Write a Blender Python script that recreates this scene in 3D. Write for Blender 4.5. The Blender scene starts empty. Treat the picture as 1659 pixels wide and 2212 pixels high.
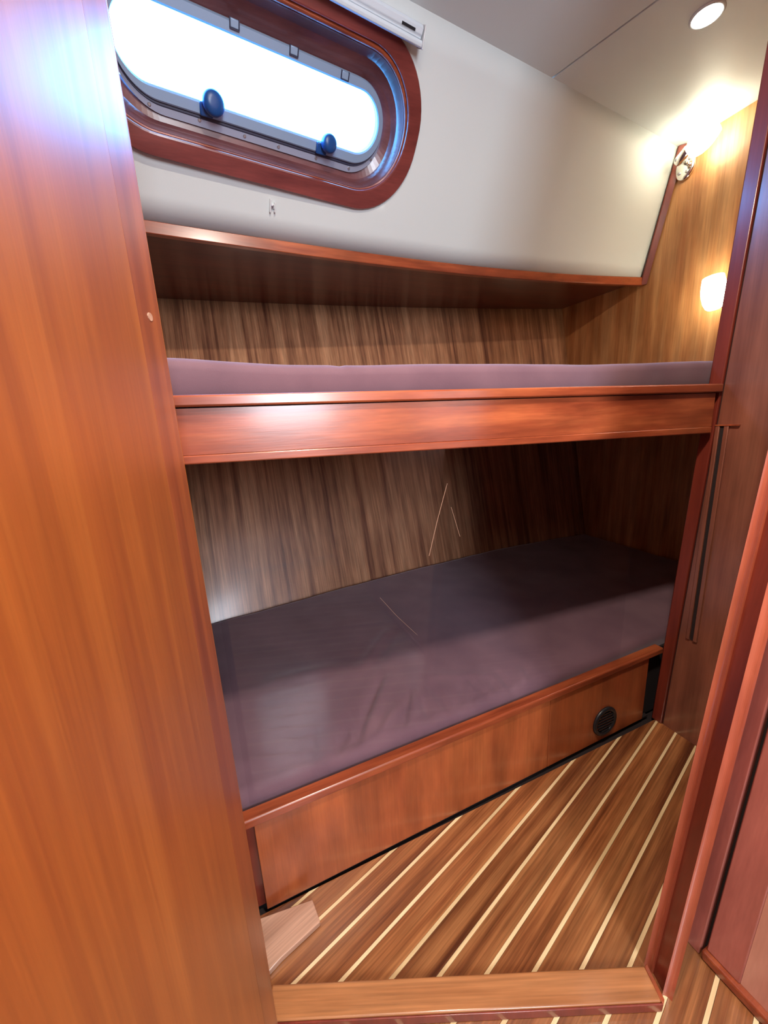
import bpy, bmesh, math, random
import numpy as np
from mathutils import Vector, Matrix, noise
from mathutils.geometry import delaunay_2d_cdt
random.seed(7)
S = bpy.context.scene
C = S.collection

# ------------------------------------------------------------------ camera
cam_data = bpy.data.cameras.new('camera')
cam = bpy.data.objects.new('camera', cam_data); C.objects.link(cam)
cam_data.sensor_fit = 'HORIZONTAL'; cam_data.sensor_width = 36.0
cam_data.lens = 36.0 * 830.0 / 1659.0
cam_data.clip_start = 0.02
cr = Vector((0.921, -0.386, -0.050)).normalized()
cd = Vector((-0.132, -0.190, -0.973)); cd = (cd - cr * cd.dot(cr)).normalized()
cf = cr.cross(cd)
m = Matrix((cr, -cd, -cf)).transposed().to_4x4(); m.translation = (0, 0, 1.0)
cam.matrix_world = m
S.camera = cam

# ------------------------------------------------------------------ world, lights, exposure
W = bpy.data.worlds.new('sky'); S.world = W; W.use_nodes = True
bg = W.node_tree.nodes['Background']; bg.inputs[0].default_value = (0.30, 0.62, 1.0, 1); bg.inputs[1].default_value = 7.0
S.view_settings.view_transform = 'Standard'; S.view_settings.look = 'None'
S.view_settings.gamma = 1; S.view_settings.use_curve_mapping = False
S.view_settings.exposure = 0.25

def area(name, loc, target, sx, sy, power, col):
    d = bpy.data.lights.new(name, 'AREA'); d.shape = 'RECTANGLE'; d.size = sx; d.size_y = sy
    d.energy = power; d.color = col
    o = bpy.data.objects.new(name, d); C.objects.link(o)
    o.location = loc
    o.rotation_euler = (Vector(target) - Vector(loc)).to_track_quat('-Z', 'Y').to_euler()
    return o
area('aisle_downlight_glow', (0.25, 0.12, 2.045), (0.25, 0.12, 0), 0.10, 0.10, 24, (1.0, 0.86, 0.72))
area('warm_rear_fill', (-0.3, -1.0, 2.03), (0.3, 0.6, 0.5), 0.8, 0.5, 9, (1.0, 0.90, 0.80))  # unseen warm fill added behind the camera to lift the bunk fronts
area('cool_rear_fill', (0.25, -1.35, 1.40), (0.2, 1.2, 1.10), 0.50, 0.75, 38, (0.80, 0.89, 1.0))  # unseen cool light set behind the camera to fill the bunk opening
area('portlight_daylight', (0.24, 1.395, 1.945), (0.255, 1.239, 1.8206), 0.86, 0.24, 17.0, (0.035, 0.36, 1.0))

# ------------------------------------------------------------------ material helpers
def new_mat(name):
    mt = bpy.data.materials.new(name); mt.use_nodes = True
    nt = mt.node_tree; b = nt.nodes['Principled BSDF']
    return mt, nt, b
def plain(name, col, rough=0.5, metal=0.0, bump=0.0, bscale=200, coat=0.0, spec=0.5):
    mt, nt, b = new_mat(name)
    b.inputs['Base Color'].default_value = (*col, 1); b.inputs['Roughness'].default_value = rough
    b.inputs['Metallic'].default_value = metal; b.inputs['Coat Weight'].default_value = coat
    b.inputs['Specular IOR Level'].default_value = spec
    if bump:
        tc = nt.nodes.new('ShaderNodeTexCoord'); n = nt.nodes.new('ShaderNodeTexNoise'); n.inputs['Scale'].default_value = bscale
        bp = nt.nodes.new('ShaderNodeBump'); bp.inputs['Strength'].default_value = bump; bp.inputs['Distance'].default_value = 0.002
        nt.links.new(tc.outputs['Object'], n.inputs['Vector']); nt.links.new(n.outputs['Fac'], bp.inputs['Height'])
        nt.links.new(bp.outputs['Normal'], b.inputs['Normal'])
    return mt
def emit(name, col, strength):
    mt, nt, b = new_mat(name)
    b.inputs['Base Color'].default_value = (0.9, 0.9, 0.9, 1)
    b.inputs['Emission Color'].default_value = (*col, 1); b.inputs['Emission Strength'].default_value = strength
    return mt
def wood(name, dark, light, mid=None, axis='Z', across=26, along=1.1, fine=260, finealong=6, rough=0.3, coat=0.35,
         rot=0.0, mottle=0.25, contrast=(0.34, 0.66), pores=0.25, vary=0.0, wander=0.0, flat=False, coat_rough=0.16, coat_ior=1.5):
    """procedural veneer: broad ribbon grain + fine pore streaks + cross mottle"""
    mt, nt, b = new_mat(name); N = nt.nodes; L = nt.links
    tc = N.new('ShaderNodeTexCoord')
    src = tc.outputs['Object']
    if rot:
        r0 = N.new('ShaderNodeMapping'); r0.inputs['Rotation'].default_value = (0, 0, rot); L.new(src, r0.inputs['Vector']); src = r0.outputs['Vector']
    info = N.new('ShaderNodeObjectInfo')
    if vary:
        off = N.new('ShaderNodeVectorMath'); off.operation = 'ADD'
        mul = N.new('ShaderNodeMath'); mul.operation = 'MULTIPLY'; mul.inputs[1].default_value = 37.0
        L.new(info.outputs['Random'], mul.inputs[0])
        cmb = N.new('ShaderNodeCombineXYZ'); L.new(mul.outputs[0], cmb.inputs[0]); L.new(mul.outputs[0], cmb.inputs[2])
        L.new(src, off.inputs[0]); L.new(cmb.outputs[0], off.inputs[1]); src = off.outputs[0]
    def scaled(ac, al):
        mp = N.new('ShaderNodeMapping')
        v = {'X': (al, ac, ac), 'Y': (ac, al, ac), 'Z': (ac, ac, al)}[axis]
        if flat: v = (ac, al * 0.3, al)
        mp.inputs['Scale'].default_value = v; L.new(src, mp.inputs['Vector']); return mp.outputs['Vector']
    n1 = N.new('ShaderNodeTexNoise'); n1.inputs['Scale'].default_value = 1.0; n1.inputs['Detail'].default_value = 5; n1.inputs['Roughness'].default_value = 0.62
    n1.inputs['Distortion'].default_value = wander
    L.new(scaled(across, along), n1.inputs['Vector'])
    n2 = N.new('ShaderNodeTexNoise'); n2.inputs['Scale'].default_value = 1.0; n2.inputs['Detail'].default_value = 3
    L.new(scaled(fine, finealong), n2.inputs['Vector'])
    n3 = N.new('ShaderNodeTexNoise'); n3.inputs['Scale'].default_value = 1.0; n3.inputs['Detail'].default_value = 3
    L.new(scaled(across * 1.2, across * 0.30), n3.inputs['Vector'])
    ramp = N.new('ShaderNodeValToRGB'); L.new(n1.outputs['Fac'], ramp.inputs['Fac'])
    e = ramp.color_ramp.elements; e[0].position = contrast[0]; e[0].color = (*dark, 1); e[1].position = contrast[1]; e[1].color = (*light, 1)
    if mid:
        k = e.new((contrast[0] + contrast[1]) / 2); k.color = (*mid, 1)
    def mulmix(col, fac_out, lo, hi):
        mr = N.new('ShaderNodeMapRange'); mr.inputs[1].default_value = 0.3; mr.inputs[2].default_value = 0.7
        mr.inputs[3].default_value = lo; mr.inputs[4].default_value = hi; L.new(fac_out, mr.inputs[0])
        mx = N.new('ShaderNodeMix'); mx.data_type = 'RGBA'; mx.blend_type = 'MULTIPLY'; mx.inputs[0].default_value = 1.0
        L.new(col, mx.inputs[6]); L.new(mr.outputs[0], mx.inputs[7]); return mx.outputs[2]
    col = mulmix(ramp.outputs['Color'], n2.outputs['Fac'], 1 - pores, 1 + pores * 0.5)
    col = mulmix(col, n3.outputs['Fac'], 1 - mottle, 1 + mottle * 0.6)
    if vary:
        mr = N.new('ShaderNodeMapRange'); mr.inputs[3].default_value = 1 - vary; mr.inputs[4].default_value = 1 + vary; L.new(info.outputs['Random'], mr.inputs[0])
        mx = N.new('ShaderNodeMix'); mx.data_type = 'RGBA'; mx.blend_type = 'MULTIPLY'; mx.inputs[0].default_value = 1.0
        L.new(col, mx.inputs[6]); L.new(mr.outputs[0], mx.inputs[7]); col = mx.outputs[2]
    L.new(col, b.inputs['Base Color'])
    b.inputs['Roughness'].default_value = rough; b.inputs['Coat Weight'].default_value = coat; b.inputs['Coat Roughness'].default_value = coat_rough; b.inputs['Coat IOR'].default_value = coat_ior
    bp = N.new('ShaderNodeBump'); bp.inputs['Strength'].default_value = 0.08; bp.inputs['Distance'].default_value = 0.001
    L.new(n2.outputs['Fac'], bp.inputs['Height']); L.new(bp.outputs['Normal'], b.inputs['Normal'])
    return mt

M = {}
CH_D, CH_M, CH_L = (0.20, 0.036, 0.014), (0.30, 0.062, 0.022), (0.42, 0.105, 0.036)
M['cherry_h'] = wood('cherry wood grain along', CH_D, CH_L, CH_M, axis='X', across=22, along=1.6, fine=300, mottle=0.28, pores=0.12)
M['cherry_v'] = wood('cherry wood grain upright', CH_D, CH_L, CH_M, axis='Z', across=20, along=1.6, fine=300, mottle=0.30, pores=0.12)
M['cherry_panel'] = wood('mottled cherry front panel', (0.26, 0.056, 0.018), (0.46, 0.130, 0.038), (0.36, 0.088, 0.026), axis='Z', across=13, along=3.0, fine=300, mottle=0.30, pores=0.12, contrast=(0.25, 0.75))
M['cherry_dark'] = wood('deep red cherry upright', (0.13, 0.020, 0.012), (0.25, 0.042, 0.022), axis='Z', across=16, along=1.0, mottle=0.1, pores=0.1)
M['panel_left'] = wood('orange cherry bulkhead', (0.23, 0.048, 0.008), (0.42, 0.128, 0.020), (0.32, 0.084, 0.012), axis='Z', across=34, along=1.2, fine=420, finealong=6,
                       mottle=0.08, pores=0.08, contrast=(0.26, 0.74), rough=0.36, coat=1.0, wander=0.3, coat_rough=0.42, coat_ior=1.6)
M['lip_left'] = wood('orange cherry lipping', (0.20, 0.038, 0.010), (0.34, 0.084, 0.018), axis='Z', across=34, along=1.0, mottle=0.08, pores=0.1, coat=1.0, coat_rough=0.42, coat_ior=1.6)
M['hull'] = wood('striped sapele lining', (0.17, 0.060, 0.034), (0.64, 0.330, 0.175), (0.44, 0.200, 0.100), axis='Z', across=34, along=1.0, fine=260, finealong=7,
                 mottle=0.16, pores=0.30, contrast=(0.32, 0.68), rough=0.38, coat=0.35, flat=True)
M['bulkhead'] = wood('golden sapele bulkhead', (0.36, 0.130, 0.040), (0.60, 0.310, 0.125), (0.48, 0.215, 0.075), axis='Z', across=18, along=1.0, fine=200,
                     mottle=0.22, pores=0.18, rough=0.42, coat=0.2)
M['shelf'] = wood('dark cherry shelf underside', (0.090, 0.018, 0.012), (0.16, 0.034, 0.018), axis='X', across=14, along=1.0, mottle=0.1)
ROTF = -math.radians(16.4)
M['teak'] = wood('varnished teak plank', (0.085, 0.022, 0.008), (0.37, 0.150, 0.052), (0.235, 0.080, 0.026), axis='X', across=34, along=1.3, fine=330, finealong=5,
                 mottle=0.16, pores=0.30, contrast=(0.30, 0.62), rough=0.26, coat=0.9, rot=ROTF, vary=0.16)
M['holly'] = wood('pale holly inlay', (0.62, 0.44, 0.22), (0.85, 0.66, 0.38), axis='X', across=30, along=2, rot=ROTF, mottle=0.08, pores=0.08, rough=0.3, coat=0.4)
M['sill'] = wood('varnished light threshold', (0.30, 0.110, 0.036), (0.47, 0.200, 0.075), axis='X', across=24, along=1.6, rot=math.radians(22.1), mottle=0.15, rough=0.3, coat=0.5)
M['block'] = wood('pale teak corner block', (0.42, 0.23, 0.15), (0.58, 0.35, 0.24), axis='X', across=24, along=1.6, rot=ROTF, mottle=0.12, rough=0.4)
M['window_wood'] = wood('window cherry ring', (0.135, 0.026, 0.022), (0.24, 0.052, 0.042), axis='X', across=14, along=3, mottle=0.12, pores=0.12, rough=0.28, coat=0.5)
M['locker'] = wood('glossy locker side veneer', (0.16, 0.050, 0.030), (0.30, 0.112, 0.066), axis='Z', across=16, along=1.0, mottle=0.25, pores=0.1, rough=0.30, coat=1.0, coat_rough=0.20, coat_ior=1.8)
M['door_frame'] = wood('cherry door framing with daylight tint', (0.30, 0.080, 0.060), (0.44, 0.140, 0.100), axis='Z', across=14, along=1.0, mottle=0.14, pores=0.08)  # pink is reflected daylight painted into the cherry
M['door_panel'] = wood('door panel with daylight tint', (0.46, 0.19, 0.13), (0.64, 0.32, 0.22), axis='Z', across=10, along=1.2, mottle=0.22, pores=0.06)  # paler still, more of the reflected daylight put into the wood colour
M['lip_highlight'] = wood('rounded lip in highlight colour', (0.34, 0.075, 0.040), (0.48, 0.125, 0.062), axis='Z', across=16, along=1.4, mottle=0.2, pores=0.08)  # highlight along the post lips painted as a lighter cherry
M['reveal'] = wood('window cherry reveal', (0.13, 0.045, 0.050), (0.22, 0.085, 0.085), axis='X', across=14, along=5, mottle=0.15, pores=0.1, rough=0.3, coat=0.4)
M['vinyl'] = plain('off white wall vinyl', (0.68, 0.725, 0.715), 0.55, bump=0.05, bscale=350)
M['head'] = plain('off white ceiling vinyl', (0.66, 0.72, 0.735), 0.5, bump=0.03, bscale=300)
M['seam'] = plain('shadow gap', (0.10, 0.085, 0.075), 0.8)
M['dark'] = plain('black recess', (0.012, 0.006, 0.006), 0.8)
M['metal'] = plain('grey anodised frame', (0.28, 0.39, 0.55), 0.42, metal=0.25)
M['flange'] = plain('brushed grey flange', (0.38, 0.43, 0.56), 0.38, metal=0.35)
M['gasket'] = plain('dark rubber gasket', (0.03, 0.03, 0.07), 0.5)
M['knob'] = plain('dark blue black plastic', (0.008, 0.060, 0.22), 0.35)
M['chrome'] = plain('polished chrome', (0.80, 0.78, 0.74), 0.10, metal=1.0)
M['steel'] = plain('screw steel', (0.45, 0.45, 0.48), 0.3, metal=0.8)
M['blind'] = plain('white aluminium', (0.66, 0.74, 0.80), 0.25, coat=0.4)
M['black'] = plain('black plastic', (0.010, 0.012, 0.016), 0.4)
M['clip'] = plain('clear milky plastic', (0.70, 0.71, 0.72), 0.15, coat=0.5)
M['shade'] = emit('lit opal glass shade', (1.0, 0.92, 0.68), 19.0)
M['downlight'] = emit('lit downlight lens', (1.0, 0.96, 0.86), 22.0)
M['saloon'] = wood('saloon cherry', CH_M, (0.50, 0.19, 0.07), axis='Z', across=14, along=1, mottle=0.2)
# cushion fabric
def fabric():
    mt, nt, b = new_mat('plum brown microfibre'); N = nt.nodes; L = nt.links
    tc = N.new('ShaderNodeTexCoord'); n = N.new('ShaderNodeTexNoise'); n.inputs['Scale'].default_value = 7; n.inputs['Detail'].default_value = 6
    L.new(tc.outputs['Object'], n.inputs['Vector'])
    r = N.new('ShaderNodeValToRGB'); L.new(n.outputs['Fac'], r.inputs['Fac'])
    r.color_ramp.elements[0].position = 0.3; r.color_ramp.elements[0].color = (0.112, 0.054, 0.074, 1)
    r.color_ramp.elements[1].position = 0.7; r.color_ramp.elements[1].color = (0.165, 0.086, 0.106, 1)
    L.new(r.outputs['Color'], b.inputs['Base Color']); b.inputs['Roughness'].default_value = 0.85
    b.inputs['Sheen Weight'].default_value = 0.6; b.inputs['Sheen Roughness'].default_value = 0.4; b.inputs['Sheen Tint'].default_value = (0.80, 0.72, 0.80, 1)
    n2 = N.new('ShaderNodeTexNoise'); n2.inputs['Scale'].default_value = 900; L.new(tc.outputs['Object'], n2.inputs['Vector'])
    bp = N.new('ShaderNodeBump'); bp.inputs['Strength'].default_value = 0.25; bp.inputs['Distance'].default_value = 0.001
    L.new(n2.outputs['Fac'], bp.inputs['Height']); L.new(bp.outputs['Normal'], b.inputs['Normal'])
    return mt
M['fabric'] = fabric()
def clear(name, gloss, tint=(1, 1, 1)):
    mt = bpy.data.materials.new(name); mt.use_nodes = True; nt = mt.node_tree; nt.nodes.clear()
    o = nt.nodes.new('ShaderNodeOutputMaterial'); t = nt.nodes.new('ShaderNodeBsdfTransparent'); t.inputs[0].default_value = (*tint, 1)
    g = nt.nodes.new('ShaderNodeBsdfGlossy'); g.inputs['Roughness'].default_value = 0.03
    f = nt.nodes.new('ShaderNodeValue'); f.outputs[0].default_value = gloss
    mx = nt.nodes.new('ShaderNodeMixShader')
    nt.links.new(f.outputs[0], mx.inputs[0]); nt.links.new(t.outputs[0], mx.inputs[1]); nt.links.new(g.outputs[0], mx.inputs[2]); nt.links.new(mx.outputs[0], o.inputs[0])
    return mt
M['acrylic'] = clear('clear acrylic', 0.018, (0.97, 0.97, 0.98))
M['glass'] = clear('window glass', 0.04, (0.93, 0.98, 1.0))
M['scratch'] = plain('fine scratch', (0.30, 0.17, 0.11), 0.6)

# ------------------------------------------------------------------ geometry helpers
def link_mesh(name, verts, faces, mat, parent=None, bevel=0.0, seg=2, smooth=False, recalc=True):
    me = bpy.data.meshes.new(name); me.from_pydata([tuple(v) for v in verts], [], faces)
    if recalc:
        bm = bmesh.new(); bm.from_mesh(me); bmesh.ops.recalc_face_normals(bm, faces=bm.faces); bm.to_mesh(me); bm.free()
    me.materials.append(mat)
    o = bpy.data.objects.new(name, me); C.objects.link(o)
    if parent is not None: o.parent = parent
    if smooth:
        for p in me.polygons: p.use_smooth = True
    if bevel:
        b = o.modifiers.new('bevel', 'BEVEL'); b.width = bevel; b.segments = seg; b.limit_method = 'ANGLE'; b.angle_limit = math.radians(40)
        for p in me.polygons: p.use_smooth = True
        try: me.set_sharp_from_angle(angle=math.radians(40))
        except Exception: pass
    return o
def join(parts):
    V, F = [], []
    for v, f in parts:
        k = len(V); V += list(v); F += [tuple(i + k for i in q) for q in f]
    return V, F
def box_g(x0, x1, y0, y1, z0, z1):
    v = [(x, y, z) for z in (z0, z1) for y in (y0, y1) for x in (x0, x1)]
    return v, [(0, 1, 3, 2), (4, 6, 7, 5), (0, 4, 5, 1), (1, 5, 7, 3), (3, 7, 6, 2), (2, 6, 4, 0)]
def prism_g(poly, z0, z1, lean=0.0, zref=0.0):
    n = len(poly)
    v = [(x + lean * (z0 - zref), y, z0) for x, y in poly] + [(x + lean * (z1 - zref), y, z1) for x, y in poly]
    return v, [tuple(range(n))[::-1], tuple(range(n, 2 * n))] + [(i, (i + 1) % n, n + (i + 1) % n, n + i) for i in range(n)]
def sweep_g(profile_fn, us, closed=True, caps=True):
    """profile_fn(u) -> list of 3D points (same count); skin along us"""
    rows = [profile_fn(u) for u in us]; n = len(rows[0]); V = [p for r in rows for p in r]; F = []
    for i in range(len(us) - 1):
        for j in range(n if closed else n - 1):
            a = i * n + j; b = i * n + (j + 1) % n; F.append((a, b, b + n, a + n))
    if caps and closed:
        F.append(tuple(range(n))[::-1]); F.append(tuple(range((len(us) - 1) * n, len(us) * n)))
    return V, F
def lathe_g(profile, origin, axis, n=32):
    """profile: list of (radius, distance along axis)"""
    ax = Vector(axis).normalized(); t = ax.orthogonal().normalized(); b = ax.cross(t); o = Vector(origin); V, F = [], []
    for r, h in profile:
        for k in range(n):
            a = 2 * math.pi * k / n; V.append(o + ax * h + (t * math.cos(a) + b * math.sin(a)) * r)
    m_ = len(profile)
    for i in range(m_ - 1):
        for k in range(n):
            F.append((i * n + k, i * n + (k + 1) % n, (i + 1) * n + (k + 1) % n, (i + 1) * n + k))
    F.append(tuple(range(n))[::-1]); F.append(tuple(range((m_ - 1) * n, m_ * n)))
    return V, F
def root(name, loc=(0, 0, 0)):
    o = bpy.data.objects.new(name, None); o.empty_display_size = 0.05; o.location = loc; C.objects.link(o); return o
def child(o, parent):
    """parent while the mesh keeps world coordinates"""
    o.parent = parent; o.matrix_parent_inverse = Matrix.Translation(parent.location).inverted(); return o
def P(name, g, mat, parent, **k):
    o = link_mesh(name, g[0], g[1], mat, None, **k)
    if parent is not None: child(o, parent)
    return o
def thing(name, label, cat, loc=(0, 0, 0), group=None):
    o = root(name, loc); return tag(o, label, cat, group)
def tag(o, label, cat, group=None):
    o['label'] = label; o['category'] = cat
    if group: o['group'] = group
    return o
def struct(o, label=None, cat=None):
    o['kind'] = 'structure'
    if label: o['label'] = label
    if cat: o['category'] = cat
    return o
def c2w(x, y):   # doorway axes -> bunk axes
    return (x * 0.9265 + y * 0.3763, -x * 0.3763 + y * 0.9265)

# curves of the hull side, u = along the bunk
def fit(pts, deg=3):
    p = np.polyfit([a for a, _ in pts], [b for _, b in pts], deg); return lambda u: float(np.polyval(p, u))
BOT = fit([(-.34, 1.425), (-.122, 1.445), (.26, 1.467), (.51, 1.481), (1.0, 1.481), (1.478, 1.455), (1.953, 1.383)])
TOP = fit([(-.34, 1.04), (.612, 1.131), (.781, 1.148), (1.154, 1.195), (1.511, 1.236), (1.953, 1.273)], 2)
BK_T = fit([(-.34, 2.160), (-.18, 2.150), (.348, 2.108), (.819, 2.060), (1.348, 1.990), (1.953, 1.861)], 2)   # z 1.60
BK_B = fit([(-.34, 1.520), (-.129, 1.542), (.134, 1.573), (.562, 1.607), (1.129, 1.655), (1.619, 1.644), (1.953, 1.601)], 3)  # z 0.29
def back_v(u, z):
    k = (z - 0.29) / 1.31
    return BK_B(u) * (1 - k) + BK_T(u) * k
U0, U1 = -0.34, 1.953
ZC = 2.07
def front_v(u): return 0.667 + 0.0125 * u           # lower bunk front
def board_v(u): return 0.68 - 0.0517 * (u + 0.057)  # upper bunk board front

# ================================================================== SETTING
# ---- floor: teak planks with pale inlay strips
floor = struct(P('floor', join([box_g(-1.50, 1.25, -1.50, 0.70, -0.05, -0.013), box_g(-0.40, 2.0, 0.70, 2.3, -0.05, -0.013), box_g(1.25, 2.0, 0.1, 0.70, -0.05, -0.013)]), M['dark'], None), 'varnished teak and holly striped cabin sole', 'floor')
d_ = Vector((math.cos(math.radians(16.4)), math.sin(math.radians(16.4)))); n_ = Vector((-d_.y, d_.x))
known = [-0.0255, 0.0277, 0.0797, 0.1340, 0.1890, 0.2437, 0.2985, 0.3530, 0.4080, 0.4665, 0.5210, 0.5733]
offs = [known[0] - 0.0549 * k for k in range(24, 0, -1)] + known + [known[-1] + 0.0549 * k for k in range(1, 9)]
bounds = [(Vector((0, 1)), 0.672), (Vector((1, 0)), 1.205), (Vector((0, -1)), 1.40), (Vector((-1, 0)), 1.40)]
def clip_poly(poly):
    for n, c in bounds:
        out = []
        for i in range(len(poly)):
            a, b = poly[i], poly[(i + 1) % len(poly)]; da, db = n.dot(a) - c, n.dot(b) - c
            if da <= 0: out.append(a)
            if (da < 0 < db) or (db < 0 < da): out.append(a + (b - a) * (da / (da - db)))
        poly = out
        if len(poly) < 3: return None
    return poly
HW = 0.0031
for i in range(len(offs) - 1):
    lo, hi = offs[i] + HW + 0.0003, offs[i + 1] - HW - 0.0003
    q = clip_poly([d_ * -2.5 + n_ * lo, d_ * 2.5 + n_ * lo, d_ * 2.5 + n_ * hi, d_ * -2.5 + n_ * hi])
    if q: P('plank', prism_g([tuple(v) for v in q], -0.0129, 0.0), M['teak'], floor, bevel=0.0004, seg=1)
for o_ in offs:
    q = clip_poly([d_ * -2.5 + n_ * (o_ - HW), d_ * 2.5 + n_ * (o_ - HW), d_ * 2.5 + n_ * (o_ + HW), d_ * -2.5 + n_ * (o_ + HW)])
    if q: P('inlay_strip', prism_g([tuple(v) for v in q], -0.0129, -0.0003), M['holly'], floor)

# ---- ceiling: off-white panels with a shadow-gap seam, 
ceiling = struct(P('ceiling', prism_g([(-1.47, -1.47), (2.0, -1.47), (2.0, 1.285), (U0 - 0.02, 1.06), (U0 - 0.02, 1.30), (-1.47, 1.30)], ZC + 0.012, ZC + 0.04), M['seam'], None), 'off-white panelled cabin ceiling', 'ceiling')
def seam_u(v): return 1.154 + (1.195 - v) * 0.298
vs_top = [(u, TOP(u) + 0.004) for u in np.linspace(U0, 1.150, 24)]
g_ = 0.0018
pa = [(-0.80, -1.44), (seam_u(-1.44) - g_, -1.44), (seam_u(1.195) - g_, TOP(1.154) + 0.004)] + [p for p in vs_top[::-1][1:]] + [(-0.80, TOP(U0))]
P('ceiling_panel', prism_g(pa, ZC, ZC + 0.0119), M['head'], ceiling, bevel=0.0012)
pb = [(seam_u(-1.44) + g_, -1.44), (1.999, -1.44), (1.999, TOP(1.953) + 0.004)] + [(u, TOP(u) + 0.004) for u in np.linspace(1.953, 1.158, 20)]
P('ceiling_panel', prism_g(pb, ZC, ZC + 0.0119), M['head'], ceiling, bevel=0.0012)
P('ceiling_panel', prism_g([(-1.44, -1.44), (-0.803, -1.44), (-0.803, 1.2), (-1.44, 1.2)], ZC, ZC + 0.0119), M['head'], ceiling)

# ---- window placement on the leaning side panel
WO = Vector((0.30, 1.283, 1.84)); Ws = Vector((0.996, 0.090, 0)).normalized(); Wt = Vector((0.056, -0.620, 0.783)).normalized(); Wn = Ws.cross(Wt)
if Wn.y < 0: Wn = -Wn
def wp(s, t, d=0.0): return WO + Ws * s + Wt * t + Wn * d
def stadium(s0, s1, t0, t1, r, n=14, sk=0.0):
    """rounded slot outline; sk = rise of the centreline per unit s"""
    pts = []
    for cx, cy, a0 in ((s1 - r, t1 - r, 0), (s0 + r, t1 - r, 90), (s0 + r, t0 + r, 180), (s1 - r, t0 + r, 270)):
        for k in range(n + 1):
            a = math.radians(a0 + 90 * k / n); x = cx + r * math.cos(a); pts.append((x, cy + r * math.sin(a) + sk * x))
    return pts
SK = -0.03
S_OUT = stadium(-0.540, 0.399, -0.158, 0.243, 0.185, sk=SK)
S_HOLE = stadium(-0.505, 0.370, -0.128, 0.213, 0.160, sk=SK)
S_RIN = stadium(-0.495, 0.355, -0.109, 0.203, 0.152, sk=SK)
S_REV = stadium(-0.450, 0.335, -0.094, 0.150, 0.120, sk=SK)
S_FLA = stadium(-0.421, 0.306, -0.080, 0.135, 0.106, sk=SK)
S_SASH = stadium(-0.419, 0.302, -0.055, 0.134, 0.094, sk=SK)
S_GLA = stadium(-0.412, 0.283, -0.027, 0.110, 0.068, sk=SK)

# white side wall with an opening for the window
def side_v(u, z):
    k = (z - 1.609) / (ZC - 1.609); return BOT(u) * (1 - k) + TOP(u) * k
def build_side_wall():
    hole = []
    for s, t in S_HOLE[::2]:
        p = wp(s, t); hole.append((p.x, p.z))
    nu, nz = 60, 10
    us = np.linspace(U0, U1, nu); zs = np.linspace(1.609, ZC, nz)
    pts = [(u, z) for z in zs for u in us]
    def inside(p):
        c = False; n = len(hole); j = n - 1
        for i in range(n):
            xi, yi = hole[i]; xj, yj = hole[j]
            if (yi > p[1]) != (yj > p[1]) and p[0] < (xj - xi) * (p[1] - yi) / (yj - yi) + xi: c = not c
            j = i
        return c
    pts = [p for p in pts if not inside(p)]
    k = len(pts); pts += hole
    edges = [(k + i, k + (i + 1) % len(hole)) for i in range(len(hole))]
    ov, oe, of, *_ = delaunay_2d_cdt([Vector(p) for p in pts], edges, [], 0, 1e-6)
    F = []
    for f in of:
        cx = sum(ov[i].x for i in f) / len(f); cz = sum(ov[i].y for i in f) / len(f)
        if not inside((cx, cz)): F.append(tuple(f))
    V = [(p.x, side_v(p.x, p.y), p.y) for p in ov]
    me_o = link_mesh('wall_side', V, F, M['vinyl'], smooth=True)
    me_o.data.update()
    so = me_o.modifiers.new('solid', 'SOLIDIFY'); so.thickness = 0.014
    # solidify away from the cabin
    avg = sum((p.normal.y for p in me_o.data.polygons)) / len(me_o.data.polygons)
    so.offset = -1 if avg < 0 else 1
    return me_o
side = struct(build_side_wall(), 'off-white leaning side panel around the oval window', 'wall')
# red edge strip down the end of the side panel
def strip_prof(z):
    v = side_v(U1, z); return [(U1 - 0.020, v - 0.006, z), (U1 - 0.001, v - 0.006, z), (U1 - 0.001, v - 0.026, z), (U1 - 0.006, v - 0.030, z), (U1 - 0.020, v - 0.012, z)]
struct(P('trim_1', sweep_g(strip_prof, list(np.linspace(1.575, ZC - 0.002, 8))), M['cherry_dark'], None), 'thin red wooden edge strip beside the off-white side panel', 'trim')

# back wall (hull lining)
def build_back():
    us = np.linspace(U0, U1, 40); zs = np.linspace(0.0, 1.604, 12)
    V = [(u, back_v(u, z), z) for z in zs for u in us] + [(u, back_v(u, z) + 0.02, z) for z in zs for u in us]
    n = len(us); k = n * len(zs); F = []
    for i in range(len(zs) - 1):
        for j in range(n - 1):
            a = i * n + j; F.append((a, a + 1, a + n + 1, a + n)); F.append((k + a, k + a + n, k + a + n + 1, k + a + 1))
    for j in range(n - 1):
        F.append((j, k + j, k + j + 1, j + 1)); t = (len(zs) - 1) * n + j; F.append((t, t + 1, k + t + 1, k + t))
    for i in range(len(zs) - 1):
        a = i * n; F.append((a, a + n, k + a + n, k + a)); a = i * n + n - 1; F.append((a, k + a, k + a + n, a + n))
    return link_mesh('wall_back', V, F, M['hull'], smooth=True)
struct(build_back(), 'striped brown veneer hull lining behind both bunks', 'wall')
# end bulkhead (with the reading lamps)
struct(P('wall_end', box_g(U1, U1 + 0.02, 0.30, 2.30, 0, ZC), M['bulkhead'], None), 'golden veneer end bulkhead at the foot of the bunks', 'wall')
struct(P('wall_foot', box_g(U0 - 0.02, U0, 0.70, 2.30, 0, ZC), M['hull'], None), 'veneer partition closing the near end of the bunks', 'wall')
# near-left doorway bulkhead
def rect_c(x0, x1, y0, y1): return [c2w(x0, y0), c2w(x1, y0), c2w(x1, y1), c2w(x0, y1)]
XE = -0.2486
wl = struct(P('wall_left', prism_g(rect_c(-1.60, XE, 0.441, 0.489), 0, ZC), M['panel_left'], None), 'orange cherry bulkhead beside the doorway, behind the open door leaf', 'wall')
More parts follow.
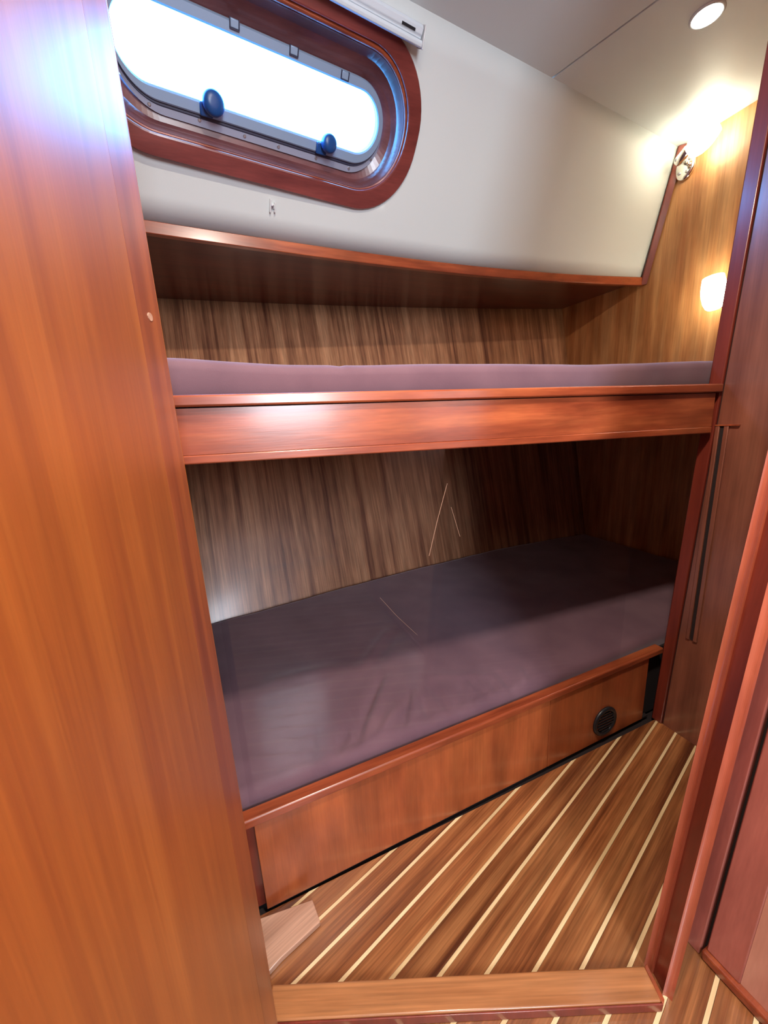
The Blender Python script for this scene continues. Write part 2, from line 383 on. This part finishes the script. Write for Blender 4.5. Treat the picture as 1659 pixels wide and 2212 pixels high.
# open door leaf, folded back towards the camera from the left side of the doorway
LA = math.radians(-10.0); Ld = Vector((math.sin(LA), math.cos(LA))); Ln = Vector((-Ld.y, Ld.x)); LE = Vector((-0.2207, 0.4350))
def leaf_poly(s0, s1, t0, t1, r0=0.0):
    pts = [LE - Ld * s1 + Ln * t1, LE - Ld * s1 + Ln * t0]
    if r0:
        for k in range(6):
            a_ = math.pi / 2 * k / 5; pts.append(LE - Ld * (s0 + r0 - r0 * math.sin(a_)) + Ln * (t0 + r0 - r0 * math.cos(a_)))
    else: pts.append(LE - Ld * s0 + Ln * t0)
    pts.append(LE - Ld * s0 + Ln * t1); return [c2w(*p) for p in pts]
leaf = struct(root('door_2', (*c2w(*LE), 0)), 'glossy orange cherry door leaf standing open at the left, nearest the camera', 'door')
P('door_face', prism_g(leaf_poly(0.0600, 0.60, 0.0, 0.030), 0.025, ZC - 0.02), M['panel_left'], leaf)
P('edge_lipping', prism_g(leaf_poly(0.0, 0.0596, 0.0, 0.030, 0.004), 0.025, ZC - 0.02), M['lip_left'], leaf)
struct(P('wall_locker', box_g(1.236, U1 - 0.001, 0.52, 0.54, 0, ZC), M['hull'], None), 'veneer partition between bunk foot and locker', 'wall')
# saloon walls behind the camera
struct(P('wall_rear', box_g(-1.45, 1.25, -1.47, -1.45, 0, ZC), M['saloon'], None), 'cherry wall behind the camera', 'wall')
struct(P('wall_saloon', box_g(-1.47, -1.45, -1.45, 1.30, 0, ZC), M['saloon'], None), 'cherry wall at the far left behind the camera', 'wall')
struct(P('wall_aisle', box_g(0.90, 1.196, 0.16, 0.18, 0, ZC), M['cherry_v'], None), 'cherry panel at the back of the narrow recess', 'wall')
struct(P('wall_forward', box_g(1.22, 1.24, -1.45, 0.15, 0, ZC), M['saloon'], None), 'cherry partition closing the saloon', 'wall')

# ---- window_1
win = struct(root('window_1', tuple(wp(0, 0))), 'oval opening window with red wooden surround and grey frame', 'window')
def ring_g(a, da, b, db):
    n = len(a); V = [wp(s, t, da) for s, t in a] + [wp(s, t, db) for s, t in b]
    return V, [(i, (i + 1) % n, n + (i + 1) % n, n + i) for i in range(n)]
def loops_g(loops):
    """list of (outline, depth) skinned consecutively and closed to the first"""
    n = len(loops[0][0]); V = []
    for o_, d in loops: V += [wp(s, t, d) for s, t in o_]
    F = []; m_ = len(loops)
    for r in range(m_):
        q = (r + 1) % m_
        for i in range(n):
            j = (i + 1) % n; F.append((r * n + i, r * n + j, q * n + j, q * n + i))
    return V, F
def lerp_o(a, b, k): return [(p[0] * (1 - k) + q[0] * k, p[1] * (1 - k) + q[1] * k) for p, q in zip(a, b)]
P('window_surround', loops_g([(S_OUT, 0.012), (S_OUT, -0.012), (lerp_o(S_OUT, S_RIN, 0.04), -0.014), (lerp_o(S_OUT, S_RIN, 0.90), -0.014),
   (lerp_o(S_OUT, S_RIN, 0.97), -0.013), (S_RIN, -0.010), (lerp_o(S_RIN, S_REV, 0.10), 0.006), (S_HOLE, 0.012)]), M['window_wood'], win)
P('surround_bead', loops_g([(lerp_o(S_RIN, S_REV, 0.03), -0.007), (lerp_o(S_RIN, S_REV, 0.12), -0.0075), (lerp_o(S_RIN, S_REV, 0.22), -0.001), (lerp_o(S_RIN, S_REV, 0.24), 0.008), (lerp_o(S_RIN, S_REV, 0.1), 0.008)]), M['cherry_h'], win, smooth=True)
P('window_reveal', loops_g([(lerp_o(S_RIN, S_REV, 0.25), 0.004), (lerp_o(S_RIN, S_REV, 0.55), 0.040), (S_REV, 0.058), (lerp_o(S_REV, S_GLA, 0.5), 0.072), (lerp_o(S_REV, S_GLA, 0.5), 0.078), (lerp_o(S_RIN, S_REV, 0.3), 0.078), (lerp_o(S_RIN, S_REV, 0.0), 0.010)]), M['reveal'], win)
P('window_flange', loops_g([(S_FLA, 0.066), (S_FLA, 0.058), (lerp_o(S_FLA, S_SASH, 0.75), 0.057), (lerp_o(S_FLA, S_SASH, 0.75), 0.066)]), M['flange'], win, smooth=False)
P('gasket', loops_g([(lerp_o(S_FLA, S_SASH, 0.55), 0.060), (lerp_o(S_FLA, S_SASH, 0.75), 0.054), (lerp_o(S_FLA, S_SASH, 1.0), 0.055), (lerp_o(S_FLA, S_SASH, 1.0), 0.068), (lerp_o(S_FLA, S_SASH, 0.55), 0.068)]), M['gasket'], win)
P('window_sash', loops_g([(S_SASH, 0.070), (S_SASH, 0.050), (lerp_o(S_SASH, S_GLA, 0.12), 0.046), (lerp_o(S_SASH, S_GLA, 0.85), 0.046), (S_GLA, 0.050), (S_GLA, 0.070)]), M['metal'], win)
ng = len(S_GLA); S_G2 = lerp_o(S_GLA, S_SASH, 0.2)
P('window_pane', ([wp(s, t, 0.060) for s, t in S_G2] + [wp(s, t, 0.065) for s, t in S_G2], [tuple(range(ng)), tuple(range(ng, 2 * ng))[::-1]] + [(i, (i + 1) % ng, ng + (i + 1) % ng, ng + i) for i in range(ng)]), M['glass'], win)
def slab_w(s, t, hs, ht, d0, d1, tilt=0.0):
    V = []
    for d in (d0, d1):
        for a, b in ((-hs, -ht), (hs, -ht), (hs, ht), (-hs, ht)): V.append(wp(s + a, t + b + tilt * a, d))
    return V, [(0, 1, 2, 3), (4, 7, 6, 5), (0, 4, 5, 1), (1, 5, 6, 2), (2, 6, 7, 3), (3, 7, 4, 0)]
for s, t in ((-0.139, 0.134), (0.010, 0.128), (0.157, 0.119)):
    h = P('hinge_clip', slab_w(s, t, 0.010, 0.008, 0.042, 0.047, SK), M['metal'], win, bevel=0.002)
    child(link_mesh('clip_slot', *join([slab_w(s, t - 0.009, 0.0115, 0.0011, 0.0415, 0.047, SK), slab_w(s - 0.011, t, 0.001, 0.009, 0.0415, 0.047), slab_w(s + 0.011, t, 0.001, 0.009, 0.0415, 0.047)]), M['gasket']), h)
for s, t in ((-0.350, -0.056), (-0.232, -0.060), (-0.114, -0.067), (-0.017, -0.070), (0.100, -0.073), (0.212, -0.076), (0.284, -0.040)):
    P('screw', lathe_g([(0.0042, 0), (0.0042, 0.002), (0.003, 0.003), (0.001, 0.003)], wp(s, t, 0.058), -Wn, 14), M['steel'], win)
for s, t, q in ((-0.203, -0.022, 1.32), (0.121, -0.034, 1.12)):
    hd = P('window_handle', lathe_g([(a_ * q, b_) for a_, b_ in ((0.010, -0.002), (0.013, 0.008), (0.0185, 0.014), (0.0205, 0.022), (0.020, 0.034), (0.0165, 0.040), (0.007, 0.042))], wp(s, t, 0.048), -Wn + Wt * 0.25 + Ws * 0.15, 28), M['knob'], win, smooth=True)
    cb = link_mesh('catch_block', *slab_w(s - 0.012, t - 0.012, 0.016, 0.014, 0.036, 0.050), M['knob'], bevel=0.003); child(cb, hd)

# ================================================================== THINGS
# ---- shelf fascia and underside above the upper bunk
sh = thing('overhead_shelf', 'curved cherry shelf edge and dark shelf underside below the off-white side panel', 'shelf', (0.8, 1.5, 1.57))
def fas(u):
    v = BOT(u); return [(u, v - 0.010, 1.574), (u, v + 0.012, 1.574), (u, v + 0.012, 1.608), (u, v - 0.010, 1.608)]
P('shelf_edge', sweep_g(fas, list(np.linspace(U0 + 0.002, U1 - 0.004, 40))), M['cherry_h'], sh, bevel=0.002)
def und(u):
    a, b = BOT(u) + 0.0125, back_v(u, 1.6) + 0.018
    return [(u, a, 1.600), (u, b, 1.600), (u, b, 1.612), (u, a, 1.612)]
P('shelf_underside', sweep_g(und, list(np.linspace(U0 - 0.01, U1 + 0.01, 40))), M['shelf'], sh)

# ---- lower bunk base
lb = thing('lower_bunk_base', 'cherry front panel and rim of the lower bunk with a round black vent', 'bunk', (0.6, 0.67, 0))
def lbp(z0, z1, a, b):
    return lambda u: [(u, front_v(u) + a, z0), (u, front_v(u) + b, z0), (u, front_v(u) + b, z1), (u, front_v(u) + a, z1)]
P('front_panel', sweep_g(lbp(0.006, 0.238, 0.006, 0.022), list(np.linspace(-0.041, 0.744, 12))), M['cherry_panel'], lb, bevel=0.0008)
P('front_panel', sweep_g(lbp(0.006, 0.238, 0.006, 0.022), list(np.linspace(0.7458, 1.160, 8))), M['cherry_panel'], lb, bevel=0.0008)
P('toe_gap_shade', sweep_g(lbp(0.0005, 0.0058, 0.009, 0.020), list(np.linspace(-0.033, 1.192, 12))), M['dark'], lb)  # shade of the gap at the floor painted as a black strip
P('end_gap_backing', sweep_g(lbp(0.001, 0.238, 0.0225, 0.030), list(np.linspace(-0.28, -0.020, 3))), M['cherry_dark'], lb)
P('end_gap_backing', sweep_g(lbp(0.001, 0.238, 0.0225, 0.030), list(np.linspace(1.140, 1.300, 3))), M['dark'], lb)  # black sheet stands for the shade in the gap beside the locker
def rimp(u):
    v = front_v(u) - 0.001; z = 0.255
    return [(u, v + 0.003, z), (u, v, z - 0.003), (u, v, z - 0.018), (u, v + 0.006, z - 0.0165), (u, v + 0.027, z - 0.0165), (u, v + 0.027, z)]
P('rim', sweep_g(rimp, list(np.linspace(-0.20, 1.215, 30))), M['cherry_h'], lb, bevel=0.0012)
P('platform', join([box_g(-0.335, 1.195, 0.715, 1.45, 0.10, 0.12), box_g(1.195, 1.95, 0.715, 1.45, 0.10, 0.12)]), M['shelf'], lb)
vu, vz = 0.973, 0.073
vt = P('vent', lathe_g([(0.048, 0.0), (0.049, 0.004), (0.046, 0.008), (0.039, 0.009), (0.036, 0.004), (0.036, 0.0)], (vu, front_v(vu) + 0.0065, vz), (0, -1, 0), 40), M['black'], lb, smooth=True)
for k in range(-3, 4):
    hw = math.sqrt(max(0.0, 0.034 ** 2 - (k * 0.010) ** 2))
    child(link_mesh('vent_louvre', *box_g(vu - hw, vu + hw, front_v(vu) - 0.001, front_v(vu) + 0.003, vz + k * 0.010 - 0.0016, vz + k * 0.010 + 0.0016), M['black']), vt)

# ---- mattresses
def mattress(name, label, vf, zt, zb, u0, u1, wr, r, end_r=0.03, fdrop=0.0, nv=90, nu=230, group=None):
    """closed rounded slab; wr(u, k) = surface relief in metres, k = 0 front .. 1 back"""
    def section(u):
        # shrink near the ends for rounded corners
        e = min(u - u0, u1 - u); q = 1.0
        if e < end_r: q = math.sqrt(max(0.0, 1 - (1 - e / end_r) ** 2))
        a = vf(u) + (1 - q) * end_r * 0.7; b = back_v(u, (zt + zb) / 2) - 0.012; top = zt - (1 - q) * r; pts = []
        bz = lambda v: back_v(u, zt) - 0.004
        b = min(b, bz(0))
        # top from front to back
        n1 = 10
        for k in range(n1):       # front face going up then rounding
            ang = math.pi / 2 * k / (n1 - 1)
            pts.append([u, a + r - r * math.cos(ang), top - r - fdrop + (r + 0) * math.sin(ang)])
        pts[0][2] -= 0.0
        for k in range(1, nv):
            t = k / (nv - 1); v = a + r + (b - a - r) * t ** 1.35
            pts.append([u, v, top - fdrop * math.exp(-(v - a - r) / 0.05)])
        for p in pts:
            kk = (p[1] - a) / (b - a)
            p[2] += wr(u, p[1]) * min(1.0, (p[2] - zb) / 0.03) * q
        pts.append([u, b, zb]); pts.append([u, a + 0.006, zb])
        return [tuple(p) for p in pts]
    us = [u0 + 0.0005] + [u0 + end_r * (1 - math.cos(math.pi / 2 * k / 7)) for k in range(1, 8)]
    us += list(np.linspace(u0 + end_r, u1 - end_r, nu))[1:-1] + [u1 - end_r * (1 - math.cos(math.pi / 2 * k / 7)) for k in range(7, 0, -1)] + [u1 - 0.0005]
    g = sweep_g(section, us)
    o = link_mesh(name, g[0], g[1], M['fabric'], smooth=True)
    return tag(o, label, 'mattress')
def ridge(u, v, p0, p1, w, h):
    ax, ay = p0; bx, by = p1; dx, dy = bx - ax, by - ay; l2 = dx * dx + dy * dy
    t = max(0, min(1, ((u - ax) * dx + (v - ay) * dy) / l2)); d = math.hypot(u - ax - dx * t, v - ay - dy * t)
    return h * math.exp(-(d / w) ** 2) * (0.35 + 0.65 * math.sin(math.pi * min(1, max(0, 0.1 + 0.8 * t))))
CREASES = []
rr = random.Random(3)
for k in range(15):
    u = 0.10 + 0.58 * k / 14 + rr.uniform(-.012, .012); v0 = 0.722 + rr.uniform(0, .012)
    CREASES.append(((u, v0), (u + rr.uniform(-0.01, .07), v0 + rr.uniform(0.03, 0.10)), rr.uniform(.006, .010), rr.choice((-1, 1, -1)) * rr.uniform(.005, .009)))
CREASES += [((0.20, 0.735), (0.33, 0.90), 0.012, -0.011), ((0.215, 0.735), (0.35, 0.90), 0.010, 0.007), ((0.02, 0.99), (0.20, 0.98), 0.022, -0.005), ((0.04, 1.03), (0.22, 1.02), 0.025, 0.006),
            ((0.30, 0.98), (0.44, 1.12), 0.016, 0.006), ((0.34, 0.97), (0.47, 1.10), 0.016, -0.005), ((-0.10, 0.80), (0.02, 0.76), 0.02, 0.003), ((0.45, 0.86), (0.62, 0.78), 0.012, 0.003)]
def wr_low(u, v):
    h = 0.0045 * noise.noise(Vector((u * 3.1, v * 3.7, 1.3))) + 0.0015 * noise.noise(Vector((u * 11, v * 9, 5)))
    for c in CREASES:
        if abs(u - c[0][0]) < 0.30 and abs(v - c[0][1]) < 0.32: h += ridge(u, v, *c)
    return h
mattress('lower_mattress', 'wide plum-brown mattress with creases along its front, lying in the lower bunk', lambda u: front_v(u) + 0.0365, 0.292, 0.125, U0 + 0.004, U1 - 0.006, wr_low, 0.030, fdrop=0.012)
def wr_up(u, v):
    h = 0.004 * noise.noise(Vector((u * 2.3, v * 2.5, 8))) + 0.0012 * noise.noise(Vector((u * 9, v * 14, 2)))
    h += 0.009 * math.exp(-((u + 0.08) / 0.14) ** 2) + 0.007 * math.exp(-((u - 1.35) / 0.35) ** 2) - 0.002
    h += -0.0025 * math.exp(-((u - 0.215) / 0.006) ** 2)
    return h
mattress('upper_mattress', 'plum-brown mattress with a bluish sheen showing above the upper bunk board', lambda u: board_v(u) + 0.034 + 0.0025 * math.sin(u * 9) + 0.002 * noise.noise(Vector((u * 14, 0, 4))), 1.110, 1.004, U0 + 0.004, U1 - 0.006, wr_up, 0.020)

# ---- upper bunk
ub = thing('upper_bunk_board', 'cherry board with capping fronting the upper bunk, spanning from orange bulkhead to locker side', 'bunk', (0.6, 0.66, 0.96))
def ubp(z0, z1, a, b, zr0=None, zr1=None):
    def f(u):
        k = (u + 0.057) / 1.23; zz0 = z0 if zr0 is None else z0 + (zr0 - z0) * k; zz1 = z1 if zr1 is None else z1 + (zr1 - z1) * k
        return [(u, board_v(u) + a, zz0), (u, board_v(u) + b, zz0), (u, board_v(u) + b, zz1), (u, board_v(u) + a, zz1)]
    return f
us_b = list(np.linspace(-0.215, 1.183, 24))
P('board', sweep_g(ubp(0.9655, 1.0365, 0.002, 0.022, 0.9480, 1.0315), us_b), M['cherry_h'], ub)
P('bottom_lip', sweep_g(ubp(0.9510, 0.9650, 0.000, 0.024, 0.9310, 0.9475), us_b), M['cherry_h'], ub, bevel=0.002)
P('cap_rail', sweep_g(ubp(1.0385, 1.0560, -0.006, 0.026, 1.0330, 1.0540), list(np.linspace(-0.215, 1.196, 24))), M['cherry_h'], ub, bevel=0.003)
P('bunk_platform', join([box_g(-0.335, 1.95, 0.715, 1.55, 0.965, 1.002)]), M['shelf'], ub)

# ---- clear pane in the lower opening, with scratches
pn = tag(P('acrylic_pane', box_g(-0.044, 1.035, 0.6975, 0.7005, 0.2565, 0.948), M['acrylic'], None), 'clear acrylic pane with fine scratches standing in the lower bunk opening', 'pane')
def scratch(p, q, w):
    (a, b), (c, d) = p, q; l = math.hypot(c - a, d - b); nx, nz = -(d - b) / l * w, (c - a) / l * w
    V = [(a - nx, 0.6970, b - nz), (a + nx, 0.6970, b + nz), (c + nx, 0.6970, d + nz), (c - nx, 0.6970, d - nz)]
    V += [(x, 0.69745, z) for x, _, z in V]
    return V, [(0, 1, 2, 3), (4, 7, 6, 5), (0, 4, 5, 1), (1, 5, 6, 2), (2, 6, 7, 3), (3, 7, 4, 0)]
P('scratch', join([scratch((0.431, 0.868), (0.405, 0.790), 0.0006), scratch((0.405, 0.790), (0.383, 0.714), 0.0007)]), M['scratch'], pn)
P('scratch', join([scratch((0.440, 0.815), (0.462, 0.745), 0.0004)]), M['scratch'], pn)
P('scratch', join([scratch((0.264, 0.643), (0.300, 0.592), 0.00018), scratch((0.300, 0.592), (0.348, 0.533), 0.00018)]), M['scratch'], pn)

# ---- locker side panel with its edge strip and pull slot
lk = thing('locker_side_panel', 'tall dark red locker side panel with a long vertical pull slot right of the bunks', 'panel', (1.21, 0.5, 0))
def edge_v(z): return 0.682 - 0.0345 * z
def quadprism(u0, u1, va, vb, z0, z1):
    V = []
    for z in (z0, z1):
        a = va(z) if callable(va) else va; b = vb(z) if callable(vb) else vb
        V += [(u0, a, z), (u1, a, z), (u1, b, z), (u0, b, z)]
    return V, [(0, 1, 2, 3), (4, 7, 6, 5), (0, 4, 5, 1), (1, 5, 6, 2), (2, 6, 7, 3), (3, 7, 4, 0)]
P('side_panel', quadprism(1.2035, 1.2190, lambda z: edge_v(z) - 0.0345, 0.165, 0.0, ZC), M['locker'], lk)
P('edge_strip', quadprism(1.1975, 1.2250, lambda z: edge_v(z), lambda z: edge_v(z) - 0.032, 0.0, ZC), M['cherry_dark'], lk, bevel=0.003)
P('strip_groove', quadprism(1.2050, 1.2180, lambda z: edge_v(z) - 0.0321, lambda z: edge_v(z) - 0.0344, 0.0, ZC), M['dark'], lk)
P('slot_batten', box_g(1.1975, 1.2033, 0.6065, 0.6165, 0.330, 0.948), M['locker'], lk, bevel=0.0015)
P('slot_batten', box_g(1.1975, 1.2033, 0.5870, 0.5975, 0.330, 0.948), M['locker'], lk, bevel=0.0015)
P('slot_lip', box_g(1.1965, 1.2033, 0.565, 0.6165, 0.9485, 0.9515), M['cherry_h'], lk)
P('pull_slot', box_g(1.2015, 1.2034, 0.5977, 0.6063, 0.330, 0.948), M['dark'], lk)
P('panel_back', box_g(1.2195, 1.235, 0.16, 0.630, 0.0, ZC), M['shelf'], lk)

# ---- leaning door post on the right
LEAN = 0.1248
jamb = thing('door_post', 'leaning red cherry door post with two rounded lips at the right of the threshold', 'post', (0.62, 0.28, 0))
A, B_, C_, D_, E_, F_ = (0.437, 0.498), (0.4415, 0.487), (0.4425, 0.460), (0.4520, 0.4490), (0.4650, 0.4630), (0.5150, 0.5110)
def arc(p, q, bulge, n=7):
    p, q = Vector(p), Vector(q); d = q - p; nn = Vector((d.y, -d.x)).normalized(); return [tuple(p + d * t + nn * (bulge * math.sin(math.pi * t))) for t in [i / n for i in range(n + 1)]]
core = [(0.444, 0.502), (0.4465, 0.484), (0.4475, 0.461), (0.458, 0.4665), F_, (0.60, 0.585), (0.56, 0.62)]
P('post_core', prism_g([c2w(*p) for p in core], 0, ZC, LEAN), M['cherry_dark'], jamb)
P('rounded_lip', prism_g([c2w(*p) for p in arc((0.4375, 0.4985), (0.4425, 0.4865), -0.0035) + [(0.4463, 0.4866), (0.4438, 0.5015)]], 0, ZC, LEAN), M['lip_highlight'], jamb, smooth=False)
P('rounded_lip', prism_g([c2w(*p) for p in arc((0.4430, 0.4595), (0.4540, 0.4510), -0.0025) + arc((0.4541, 0.4512), (0.4645, 0.4630), -0.001)[1:] + [(0.4582, 0.4660), (0.4473, 0.4607)]], 0, ZC, LEAN), M['lip_highlight'], jamb, smooth=False)

# ---- door on the right
door = struct(root('door_1', (0.70, 0.2, 0)), 'cherry door leaf, pinkish from daylight put into its colour, with raised stile at the lower right', 'door')
def dprism(u0, u1, v0, v1, z0, z1):
    return prism_g([(u0, v0), (u1, v0), (u1, v1), (u0, v1)], z0, z1, LEAN)
P('door_casing', dprism(0.698, 0.730, 0.2650, 0.2950, 0.0, ZC), M['door_frame'], door, bevel=0.002)
P('door_rebate', dprism(0.712, 0.730, 0.2585, 0.2648, 0.0, ZC), M['dark'], door)
P('door_stile', dprism(0.700, 0.724, 0.2080, 0.2583, 0.022, ZC), M['door_frame'], door, bevel=0.002)
P('door_panel', dprism(0.703, 0.722, -0.500, 0.2078, 0.022, ZC), M['door_panel'], door)
P('door_stile', dprism(0.700, 0.724, -0.560, -0.5005, 0.022, ZC), M['door_frame'], door, bevel=0.002)
P('door_sill', join([prism_g([(0.694, 0.262), (0.730, 0.262), (0.730, -0.56), (0.694, -0.56)], 0.001, 0.0215, 0)]), M['cherry_h'], door, bevel=0.005, seg=3)
struct(P('wall_right', prism_g([(0.700, -0.562), (0.73, -0.562), (0.73, -1.44), (0.700, -1.44)], 0, ZC, LEAN), M['saloon'], None), 'cherry panel beyond the door behind the camera', 'wall')

# ---- threshold and corner block
th = P('door_threshold', prism_g(rect_c(XE + 0.0015, 0.4290, 0.4432, 0.4880), 0.0005, 0.019), M['sill'], None, bevel=0.003, seg=3)
P('front_edge', prism_g(rect_c(XE + 0.0015, 0.4290, 0.4400, 0.4430), 0.0005, 0.0180), M['cherry_dark'], th, bevel=0.001)
P('end_return', prism_g([c2w(*p) for p in ((0.4293, 0.4405), (0.4365, 0.4470), (0.4365, 0.4920), (0.4293, 0.4880))], 0.0005, 0.0165), M['cherry_v'], th, bevel=0.001)
tag(th, 'light varnished wooden threshold crossing the striped floor between bulkhead and post', 'threshold')
blk = [(-0.300, 0.589), (-0.196, 0.617), (-0.174, 0.579), (-0.240, 0.527), (-0.2585, 0.509), (-0.30, 0.50)]
cb = P('corner_block', prism_g([c2w(*p) for p in blk], 0.0005, 0.0135), M['block'], None, bevel=0.0015)
tag(cb, 'small pale wooden block on the floor in the corner under the lower bunk', 'block')

# ---- small chip in the varnish of the open door's edge
def chip_pt(s_, z_): 
    x, y = c2w(*(LE - Ld * s_ - Ln * 0.0004)); return (x, y, z_)
def chip_pt2(s_, z_):
    x, y = c2w(*(LE - Ld * s_ + Ln * 0.0002)); return (x, y, z_)
cps = [(0.0302 + 0.0060 * math.cos(a_), 1.1105 + 0.0038 * math.sin(a_) - 0.25 * 0.0022 * math.cos(a_)) for a_ in [2 * math.pi * k / 12 for k in range(12)]]
P('varnish_chip', ([chip_pt(*c) for c in cps] + [chip_pt2(*c) for c in cps], [tuple(range(12)), tuple(range(12, 24))[::-1]] + [(i, (i + 1) % 12, 12 + (i + 1) % 12, 12 + i) for i in range(12)]), M['block'], leaf)

# ---- blind cassette above the window
bl = thing('blind_cassette', 'white aluminium blind housing with a small black slot above the window', 'blind', tuple(wp(0, 0.25, -0.02)))
def bprof(pts): return lambda s: [wp(s, t, d) for t, d in pts]
tl = lambda t, s: t
def brun(pts, s0, s1):
    f = lambda s: [wp(s, t + SK * 1.2 * (s - 0.1), d) for t, d in pts]
    return sweep_g(f, [s0, (s0 + s1) / 2, s1])
P('housing', brun([(0.268, -0.002), (0.268, -0.030), (0.262, -0.036), (0.250, -0.036), (0.247, -0.033), (0.242, -0.033), (0.242, -0.002)], -0.5, 0.327), M['blind'], bl, bevel=0.0015)
P('lower_rail', brun([(0.2415, -0.012), (0.2415, -0.038), (0.236, -0.043), (0.229, -0.042), (0.227, -0.034), (0.229, -0.012)], -0.5, 0.330), M['blind'], bl, bevel=0.0015)
P('black_slot', brun([(0.2555, -0.0362), (0.2555, -0.0375), (0.2500, -0.0375), (0.2500, -0.0362)], 0.262, 0.303), M['black'], bl)
P('end_cap', brun([(0.270, -0.002), (0.270, -0.036), (0.226, -0.045), (0.2265, -0.010)], 0.3305, 0.3335), M['clip'], bl, bevel=0.001)

# ---- small clip on the wall
cp = Vector((0.245, side_v(0.245, 1.682), 1.682))
ck = thing('wall_clip', 'tiny clear plastic clip screwed to the off-white side panel under the window', 'clip', tuple(cp))
def slab_c(s, t, hs, ht, d0, d1):
    V = []
    for d in (d0, d1):
        for a, b in ((-hs, -ht), (hs, -ht), (hs, ht), (-hs, ht)): V.append(cp + Ws * (s + a) + Wt * (t + b) + Wn * d)
    return V, [(0, 1, 2, 3), (4, 7, 6, 5), (0, 4, 5, 1), (1, 5, 6, 2), (2, 6, 7, 3), (3, 7, 4, 0)]
P('clip_body', join([slab_c(-0.006, 0, 0.0022, 0.017, -0.010, -0.0005), slab_c(0.008, -0.002, 0.0022, 0.013, -0.010, -0.0005), slab_c(0.001, -0.001, 0.009, 0.006, -0.005, -0.0005)]), M['clip'], ck, bevel=0.001)
P('clip_screw', lathe_g([(0.004, 0), (0.004, 0.003), (0.002, 0.004)], cp + Wn * -0.005, -Wn, 12), M['steel'], ck)

# ---- ceiling downlight
dl = thing('ceiling_downlight', 'small round lit downlight recessed in the ceiling at upper right', 'light', (1.416, 0.889, ZC))
P('bezel', lathe_g([(0.030, -0.0002), (0.0415, -0.0002), (0.0415, 0.002), (0.038, 0.005), (0.035, 0.004), (0.030, 0.002)], (1.416, 0.889, ZC), (0, 0, -1), 40), M['head'], dl, smooth=True)
P('lens', lathe_g([(0.0345, 0.0), (0.0345, 0.0045), (0.030, 0.006), (0.015, 0.007)], (1.416, 0.889, ZC), (0, 0, -1), 40), M['downlight'], dl)

# ---- reading lamps
def wall_lamp(name, label, plate_v, plate_z, k0, k1, s0, s1, group):
    """plate on the end bulkhead; knuckle k0->k1; shade from s0 to s1"""
    t = thing(name, label, 'lamp', (U1, plate_v, plate_z))
    def oval(rv, rz, n=40): return [(rv * math.cos(2 * math.pi * k / n), rz * math.sin(2 * math.pi * k / n)) for k in range(n)]
    V, F = [], []; lv = [(1.0, 0.0005), (1.0, 0.008), (0.93, 0.013), (0.7, 0.015), (0.3, 0.0155)]; n = 40
    for sc, d in lv:
        for a, b in oval(0.040 * sc, 0.052 * sc): V.append((U1 - d, plate_v + a, plate_z + b))
    for i in range(len(lv) - 1):
        for k in range(n): F.append((i * n + k, i * n + (k + 1) % n, (i + 1) * n + (k + 1) % n, (i + 1) * n + k))
    F.append(tuple(range(n))[::-1]); F.append(tuple(range((len(lv) - 1) * n, len(lv) * n)))
    pl = P('back_plate', (V, F), M['chrome'], t, smooth=True)
    for dv, dz in ((0.016, -0.022), (-0.014, -0.028), (-0.020, 0.016)):
        child(link_mesh('plate_screw', *lathe_g([(0.006, 0), (0.006, 0.003), (0.003, 0.005)], (U1 - 0.0145, plate_v + dv, plate_z + dz), (-1, 0, 0), 16), M['steel'], smooth=True), pl)
    k0, k1, s0, s1 = map(Vector, (k0, k1, s0, s1))
    ax = k1 - k0
    P('stem', lathe_g([(0.008, 0), (0.008, (k0 - Vector((U1 - 0.014, plate_v, plate_z))).length)], (U1 - 0.014, plate_v, plate_z + 0.012), k0 - Vector((U1 - 0.014, plate_v, plate_z + 0.012)), 16), M['chrome'], t, smooth=True)
    ar = P('lamp_holder', lathe_g([(0.010, -0.012), (0.016, -0.008), (0.018, 0), (0.018, ax.length), (0.015, ax.length + 0.003)], k0, ax, 24), M['chrome'], t, smooth=True)
    child(link_mesh('holder_screw', *lathe_g([(0.006, 0), (0.006, 0.003), (0.003, 0.004)], k0 + Vector((-0.016, 0.0, 0)), (-1, -0.3, -0.2), 14), M['steel']), ar)
    sx = s1 - s0; L = sx.length
    prof = [(0.020, 0), (0.028, 0.06), (0.036, 0.22), (0.0405, 0.45), (0.041, 0.62), (0.038, 0.82), (0.034, 1.0), (0.031, 1.0), (0.033, 0.8), (0.020, 0.6)]
    P('lamp_shade', lathe_g([(r, h * L) for r, h in prof], s0, sx, 32), M['shade'], t, smooth=True)
    return t
wall_lamp('reading_lamp', 'upper reading lamp with chrome oval plate and lit tulip shade under the ceiling corner', 1.243, 1.985,
          (1.895, 1.238, 1.992), (1.880, 1.196, 2.006), (1.876, 1.183, 1.985), (1.862, 1.100, 2.026), None)
wall_lamp('reading_lamp', 'lower reading lamp whose lit shade is half hidden behind the locker edge', 0.990, 1.400,
          (1.905, 0.990, 1.395), (1.890, 1.000, 1.380), (1.880, 1.028, 1.375), (1.878, 1.045, 1.495), None)
